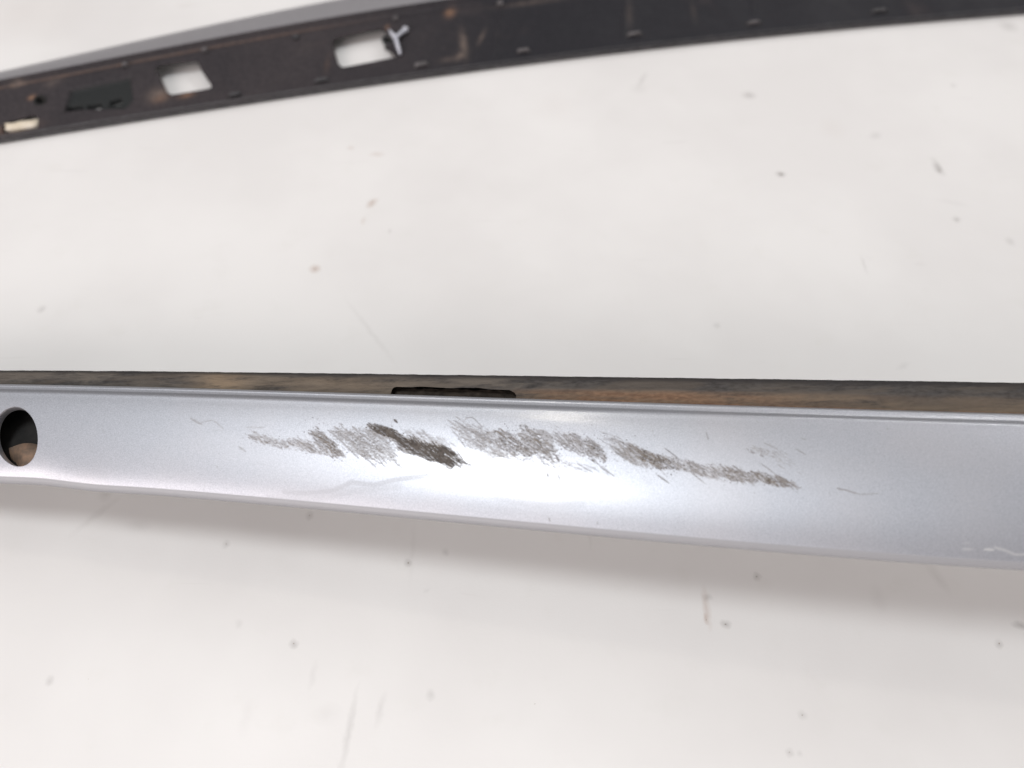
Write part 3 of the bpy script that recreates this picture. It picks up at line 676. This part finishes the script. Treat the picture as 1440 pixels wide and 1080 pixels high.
mud = np.clip(mud + g * sm(-.005, .01, Xb) * (.8 - .45 * sm(.06, .13, Xb) + .25 * np.sin(Xb * 90) ** 2 * sm(.1, .14, Xb)), 0, 1)
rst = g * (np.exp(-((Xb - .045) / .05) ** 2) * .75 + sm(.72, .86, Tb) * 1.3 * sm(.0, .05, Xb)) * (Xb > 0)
back = []
for dy, dz in ((-.0006, -.0058), (.0003, -.0046), (.0004, -.002), (.0003, -.0006)):
    q = np.stack([xb, yb[:, 0] + dy, zb[:, 0] + dz], -1); back.append(q)
Pb = np.concatenate([np.stack(back, 1), np.stack([Xb, yb, zb], -1)], 1)
kfull = np.ones((Pb.shape[0] - 1, Pb.shape[1] - 1), bool); kfull[:, len(back):] = kb
pad4 = lambda a: np.concatenate([np.repeat(a[:, :1], len(back), 1), a], 1)
link("base_strip", grid("base_strip", Pb, kfull, dict(gutter=pad4(g), mud=pad4(mud), rust=pad4(np.clip(rst, 0, 1)), edge_and_shadow=pad4(edge_dark))), M['strip'], rail)

# crusted dirt lying on the bottom of the slot
xl = np.arange(SLOT[0] - .002, SLOT[1] + .002, .0005)
Xl, Tl = np.meshgrid(xl, np.linspace(.38, 1.05, 12), indexing='ij')
ya_, za_ = c0(Xl); yz_, zz_ = c1(Xl)
lz = rng.normal(0, 1, Xl.shape); lz = np.apply_along_axis(lambda v: np.convolve(v, kk, 'same'), 0, lz)
Pl = np.stack([Xl, ya_ + (yz_ - ya_) * Tl, za_ + (zz_ - .0026 - za_) * Tl * .6 - .0028 + lz * .0005], -1)
link("slot_floor", grid("slot_floor", Pl), M['slot'], rail)

# black tray that closes the rail underneath
xt = np.arange(-.300, .3001, .006)
ya, za = c0(xt); yf, zf = c2(xt); y1_, z1_ = c1(xt)
tray = np.stack([np.stack([xt, ya - .0006, za - .005], -1), np.stack([xt, ya - .004, za - .0105], -1),
                 np.stack([xt, (y1_ + yf) / 2, zf - .004 + (za - zf) * .12], -1), np.stack([xt, yf + .006, zf - .0045], -1),
                 np.stack([xt, yf + .0016, zf - .0028], -1)], 1)
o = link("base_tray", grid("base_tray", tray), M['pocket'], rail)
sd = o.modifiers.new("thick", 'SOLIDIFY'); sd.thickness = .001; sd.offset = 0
# end caps close both ends
for X in (-.2995, .2985):
    a = np.array([X])
    pr = [surf_a(a, np.array([u]))[0] for u in np.linspace(0, 1, 24)]
    yA, zA = c0(a)
    bm = bmesh.new()
    vs = [bm.verts.new((X, float(yA[0]), float(zA[0]) - .004))] + [bm.verts.new(p) for p in pr] + [bm.verts.new((X, pr[-1][1] + .006, pr[-1][2] - .0055)), bm.verts.new((X, float(yA[0]) - .004, float(zA[0]) - .0125))]
    bm.faces.new(vs)
    o = bm_obj("end_cap", bm, M['tab'], rail, smooth=False)
    sd = o.modifiers.new("thick", 'SOLIDIFY'); sd.thickness = .003
# feet at both ends hold the rail up off the board (it is a bowed roof trim resting on its mounts)
for X in (-.285, .285):
    a = np.array([X]); yA, zA = c0(a); yF, zF = c2(a)
    top = float(zF[0]) - .003
    bm = bmesh.new()
    bmesh.ops.create_cube(bm, size=1)
    for v in bm.verts:
        s_ = 1.0 if v.co.z > 0 else .8
        v.co = Vector((X + v.co.x * .022 * s_, float(yA[0] + yF[0]) / 2 + v.co.y * .028 * s_, top / 2 + v.co.z * top))
    bm_obj("mount_foot", bm, M['tab'], rail, smooth=False, bevel=.001)

# ------------------------------------------------------------------ rear rail, upside down
#EDGES_B
F0 = np.array([(-0.3623, 0.1672, 0.003), (-0.277, 0.19, 0.003), (-0.2054, 0.2109, 0.003), (-0.1294, 0.2303, 0.003), (-0.0361, 0.2521, 0.003), (0.0291, 0.2671, 0.003), (0.1033, 0.2833, 0.003), (0.2105, 0.3001, 0.003), (0.3217, 0.3168, 0.003), (0.4698, 0.3358, 0.003)])
F1 = np.array([(-0.3742, 0.2032, 0.011), (-0.2891, 0.2355, 0.011), (-0.2393, 0.2478, 0.011), (-0.1765, 0.2735, 0.011), (-0.1036, 0.2969, 0.011), (-0.0722, 0.3087, 0.011), (-0.0354, 0.3192, 0.011), (0.036, 0.335, 0.011), (0.1286, 0.3531, 0.011), (0.224, 0.3683, 0.011), (0.3418, 0.3849, 0.011), (0.4977, 0.4021, 0.011)])
F2 = np.array([(-0.3844, 0.2159, 0.0045), (-0.2976, 0.2506, 0.0045), (-0.2606, 0.2648, 0.0045), (-0.2232, 0.2832, 0.0045), (-0.1671, 0.3047, 0.0045), (-0.1083, 0.3282, 0.0045), (-0.037, 0.352, 0.0045), (0.0378, 0.3716, 0.0045), (0.1353, 0.3931, 0.0045), (0.2365, 0.4125, 0.0045), (0.3618, 0.4326, 0.0045), (0.5282, 0.4537, 0.0045)])
#ENDEDGES_B
def ycurve(E, deg=4):
    p = np.polyfit(E[:, 0], E[:, 1], deg)
    return lambda x: np.polyval(p, x)
d0, d1, d2 = ycurve(F0), ycurve(F1, 5), ycurve(F2, 5)
ZB0, ZB1, ZB2 = 0.003, 0.0095, 0.0045


def surf_b(X, t):
    ya = d0(X); yb = d1(X)
    return np.stack([X + 0 * t, ya + (yb - ya) * t, ZB0 + (ZB1 - ZB0) * t], -1)
#ENDSURFB

rear = empty("car_trim_rail", (0.0, 0.29, 0.0))
tag(rear, "trim rail lying underside up at the back, dusty black plastic with square cutouts", "car trim",
    "pair of silver and black car trim rails")
xs = np.concatenate([np.arange(-.35, .02, .0005), np.arange(.02, .46, .0012)])
ts = np.linspace(0, 1, 96)
Xg, Tg = np.meshgrid(xs, ts, indexing='ij')
def disc(c, r_): return [(c[0] + r_ * math.cos(q), c[1] + r_ / .038 * math.sin(q)) for q in np.linspace(0, 2 * math.pi, 28, endpoint=False)]
keep = cut(B_CUTS + [disc(B_HOLE, .0026), disc(B_BOSS, .0024)], Xg, Tg)
Pp = surf_b(Xg, Tg)
nb = np.array([0, -.35, .94])
d = .0016 * (1 - sm(.0, .045, Tg)) + .0020 * sm(.93, .97, Tg) - .0007 * sm(.86, .88, Tg) * (1 - sm(.90, .93, Tg))
# recessed tray with three pockets
def polyfield(poly, soft):
    r = np.ones(Xg.shape)
    n = len(poly)
    area = sum(poly[i][0] * poly[(i + 1) % n][1] * .04 - poly[(i + 1) % n][0] * poly[i][1] * .04 for i in range(n))
    for i in range(n):
        ax, ay = poly[i][0], poly[i][1] * .04; bx_, by_ = poly[(i + 1) % n][0], poly[(i + 1) % n][1] * .04
        L = math.hypot(bx_ - ax, by_ - ay)
        dist = ((bx_ - ax) * (Tg * .04 - ay) - (by_ - ay) * (Xg - ax)) / L * (1 if area > 0 else -1)
        r = np.minimum(r, sm(-soft, soft, dist))
    return r
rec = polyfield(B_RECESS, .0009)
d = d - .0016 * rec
for pk in B_POCKETS: d = d - .0045 * polyfield(pk, .0006)
# stiffening ribs and moulding seams across the channel
for rx in B_SEAMS: d = d + .0006 * np.exp(-((Xg - rx - .006 * (Tg - .5)) / .0012) ** 2) * sm(.05, .2, Tg) * (1 - sm(.8, .9, Tg))
nzb = rng.normal(0, 1, Xg.shape)
for ax in (0, 1): nzb = np.apply_along_axis(lambda v: np.convolve(v, kk, 'same'), ax, nzb)
d = d + nzb * .0001
Pp = Pp + nb * d[..., None]
dust = np.zeros(Xg.shape); rustb = np.zeros(Xg.shape)
for (x, t, rx, rt_, ang, st, which) in B_MARKS:
    dx = Xg - x; dt = (Tg - t) * .04
    a_ = dx * math.cos(ang) + dt * math.sin(ang); b_ = -dx * math.sin(ang) + dt * math.cos(ang)
    v = st * np.exp(-((a_ / rx) ** 2 + (b_ / rt_) ** 2)) * np.clip(1 + nzb * .9, 0, 2)
    if which == 'd': dust = np.maximum(dust, v)
    else: rustb = np.maximum(rustb, v)
rustb = np.maximum(rustb, .30 * np.exp(-((Tg - .905) / .012) ** 2) * sm(-.06, -.16, Xg) * np.clip(1 + nzb, 0, 1.6))
o = link("channel_plate", grid("channel_plate", Pp, keep, dict(dust=np.clip(dust, 0, 1), rust=np.clip(rustb, 0, 1), pad=rec * .8)), M['black'], rear)
sd = o.modifiers.new("thick", 'SOLIDIFY'); sd.thickness = .0010; sd.offset = -1

# silver outer flange beyond the channel, rolling down to the board
xo = np.arange(-.35, .46, .003)
Xo, Vo = np.meshgrid(xo, np.linspace(0, 1, 22), indexing='ij')
gap = np.maximum(d2(Xo) - d1(Xo), .0012)
yo = d1(Xo) + .0002 + gap * Vo
zo = ZB1 - .0005 - (ZB1 - .0005 - ZB2) * Vo ** 1.6
out_ = np.stack([Xo, yo, zo], -1)
tail = []
for dy, dz in ((.0003, -.001), (.0001, -.0025), (-.0012, -.004), (-.004, -.0055)):
    q = out_[:, -1].copy(); q[:, 1] += dy; q[:, 2] = np.maximum(q[:, 2] + dz, .0008); tail.append(q)
o = link("painted_flange", grid("painted_flange", np.concatenate([out_, np.stack(tail, 1)], 1)), M['flange'], rear)
sd = o.modifiers.new("thick", 'SOLIDIFY'); sd.thickness = .0012; sd.offset = -1
# silver lip along the near edge
Xo1 = xo
q0 = np.stack([Xo1, d0(Xo1) - .0001, ZB0 * np.ones_like(Xo1)], -1)
lip = []
for dy, dz in ((.0006, .0017), (.0001, .0016), (-.0003, .0010), (-.0004, -.0002), (-.0003, -.0016), (.0002, -.0028), (.0012, -.0034)):
    q = q0.copy(); q[:, 1] += dy; q[:, 2] += dz; lip.append(q)
link("painted_lip", grid("painted_lip", np.stack(lip, 1)), M['lip'], rear)


def frame_b(x, t):
    p = surf_b(np.array([x]), np.array([t]))[0]
    tx = surf_b(np.array([x + .002]), np.array([t]))[0] - p
    tx /= np.linalg.norm(tx)
    n_ = np.cross(tx, np.array([0, .94, .34])); n_ /= np.linalg.norm(n_)
    if n_[2] < 0: n_ = -n_
    ty = np.cross(n_, tx)
    return Vector(p), Vector(tx), Vector(ty), Vector(n_)


# snap-in tabs along both edges of the channel
for (x, t, L, W_, pale) in B_TABS:
    p, tx, ty, n_ = frame_b(x, t)
    bm = bmesh.new()
    # a bridge: two feet and a raised, sloping tongue
    prof = [(-.5, 0), (-.42, .0012), (-.3, .0019), (.28, .0021), (.40, .0012), (.5, 0), (.5, -.001), (-.5, -.001)]
    va = [bm.verts.new(p + tx * (a * L) + ty * (-W_ / 2) + n_ * (b + .0002)) for a, b in prof]
    vb = [bm.verts.new(p + tx * (a * L * .9 + L * .03) + ty * (W_ / 2) + n_ * (b * .7 + .0002)) for a, b in prof]
    bm.faces.new(va[::-1]); bm.faces.new(vb)
    for i in range(len(prof)):
        j = (i + 1) % len(prof)
        bm.faces.new((va[i], va[j], vb[j], vb[i]))
    bm_obj("clip_tab", bm, M['tab_pale'] if pale else M['tab'], rear, smooth=False, bevel=.0002)
    # the dark slot beside the tab
    bm = bmesh.new()
    vs = [bm.verts.new(p + tx * (a * L) + ty * (b * W_) + n_ * h) for a, b, h in ((-.75, -.9, .00035), (.7, -.9, .00035), (.62, -.45, .00045), (-.66, -.45, .00045))]
    vs2 = [bm.verts.new(v.co - n_ * .0008) for v in vs]
    bm.faces.new(vs); bm.faces.new(vs2[::-1])
    for i in range(4): bm.faces.new((vs[i], vs2[i], vs2[(i + 1) % 4], vs[(i + 1) % 4]))
    bm_obj("tab_slot", bm, M['pocket'], rear, smooth=False)

# round screw boss that reaches into the second cutout, dark bore, and the white clip beside it
p, tx, ty, n_ = frame_b(*B_BOSS)
def ring_obj(name, p, tx, ty, n_, ro, ri, h, depth, mat):
    bm = bmesh.new(); S = 28
    lv = [(ro, 0), (ro, h * .8), (ro - .0003, h), (ri + .0002, h), (ri, h * .8), (ri, -depth)]
    rr = [[bm.verts.new(p + (tx * math.cos(2 * math.pi * k / S) + ty * math.sin(2 * math.pi * k / S)) * r + n_ * z) for k in range(S)] for r, z in lv]
    for i in range(len(lv) - 1):
        for k in range(S): bm.faces.new((rr[i][k], rr[i][(k + 1) % S], rr[i + 1][(k + 1) % S], rr[i + 1][k]))
    bm.faces.new(rr[-1])
    return bm_obj(name, bm, mat, rear)
ring_obj("screw_boss", p, tx, ty, n_, .0036, .0025, .0012, .006, M['tab'])
b0 = ring_obj("bore", p - n_ * .0004, tx, ty, n_, .00245, .0018, .0004, .004, M['pocket'])
bm = bmesh.new()
cl = [frame_b(x, t) for x, t in B_CLIP]
up_ = [.0030, .0032, .0026, .0020]
pts = [c[0] + c[3] * u for c, u in zip(cl, up_)]
tube(bm, [pts[0], pts[0].lerp(pts[1], .5), pts[1], pts[1].lerp(pts[2], .5), pts[2]], [.0016, .0011, .0015, .0012, .0009], 12)
tube(bm, [pts[1], pts[1].lerp(pts[3], .5), pts[3]], [.0014, .0011, .0008], 10)
bmesh.ops.create_uvsphere(bm, u_segments=14, v_segments=8, radius=.0019, matrix=__import__('mathutils').Matrix.Translation(pts[0]))
bm_obj("white_clip", bm, M['white'], rear)

# screw hole near the left end
p, tx, ty, n_ = frame_b(*B_HOLE)
ring_obj("screw_hole", p, tx, ty, n_, .0033, .0023, .0009, .006, M['pocket'])

# grubby foot under the near edge
fp = Vector(FOOT)
bm = bmesh.new()
bmesh.ops.create_cube(bm, size=1)
for v in bm.verts:
    v.co = Vector((fp.x + v.co.x * (.034 if v.co.z < 0 else .028), fp.y + v.co.y * .008 + v.co.x * .008, .0014 + v.co.z * .0026))
bm_obj("mount_foot", bm, M['lip2'], rear, smooth=False, bevel=.0006)

# pale foam block showing in the left cutout
p, tx, ty, n_ = frame_b(*B_FOAM)
bm = bmesh.new()
bmesh.ops.create_cube(bm, size=1)
for v in bm.verts:
    c_ = v.co.copy()
    v.co = p + tx * (c_.x * .017) + ty * (c_.y * .0045 - c_.x * .0005) + n_ * (c_.z * .003 - .0018)
bmesh.ops.subdivide_edges(bm, edges=bm.edges, cuts=3, use_grid_fill=True)
for v in bm.verts: v.co += Vector((random.uniform(-1, 1), random.uniform(-1, 1), random.uniform(-1, 1))) * .0003
bm_obj("foam_pad", bm, M['cream'], rear, bevel=0)

# ------------------------------------------------------------------ grit lying on the board
bm = bmesh.new()
for (x, y, r) in GRIT:
    m0 = len(bm.verts)
    res = bmesh.ops.create_icosphere(bm, subdivisions=2, radius=r)
    ang = random.uniform(0, 6.28); ex = random.uniform(.7, 1.4)
    for v in res['verts']:
        c_ = v.co * random.uniform(.75, 1.2)
        X = c_.x * ex; Y = c_.y / ex
        v.co = Vector((x + X * math.cos(ang) - Y * math.sin(ang), y + X * math.sin(ang) + Y * math.cos(ang), max(.0, c_.z * .5 + r * .25)))
tag(bm_obj("dirt_grit", bm, M['crumb']), "tiny crumbs of dry dirt scattered over the white board", "dirt", kind="stuff")
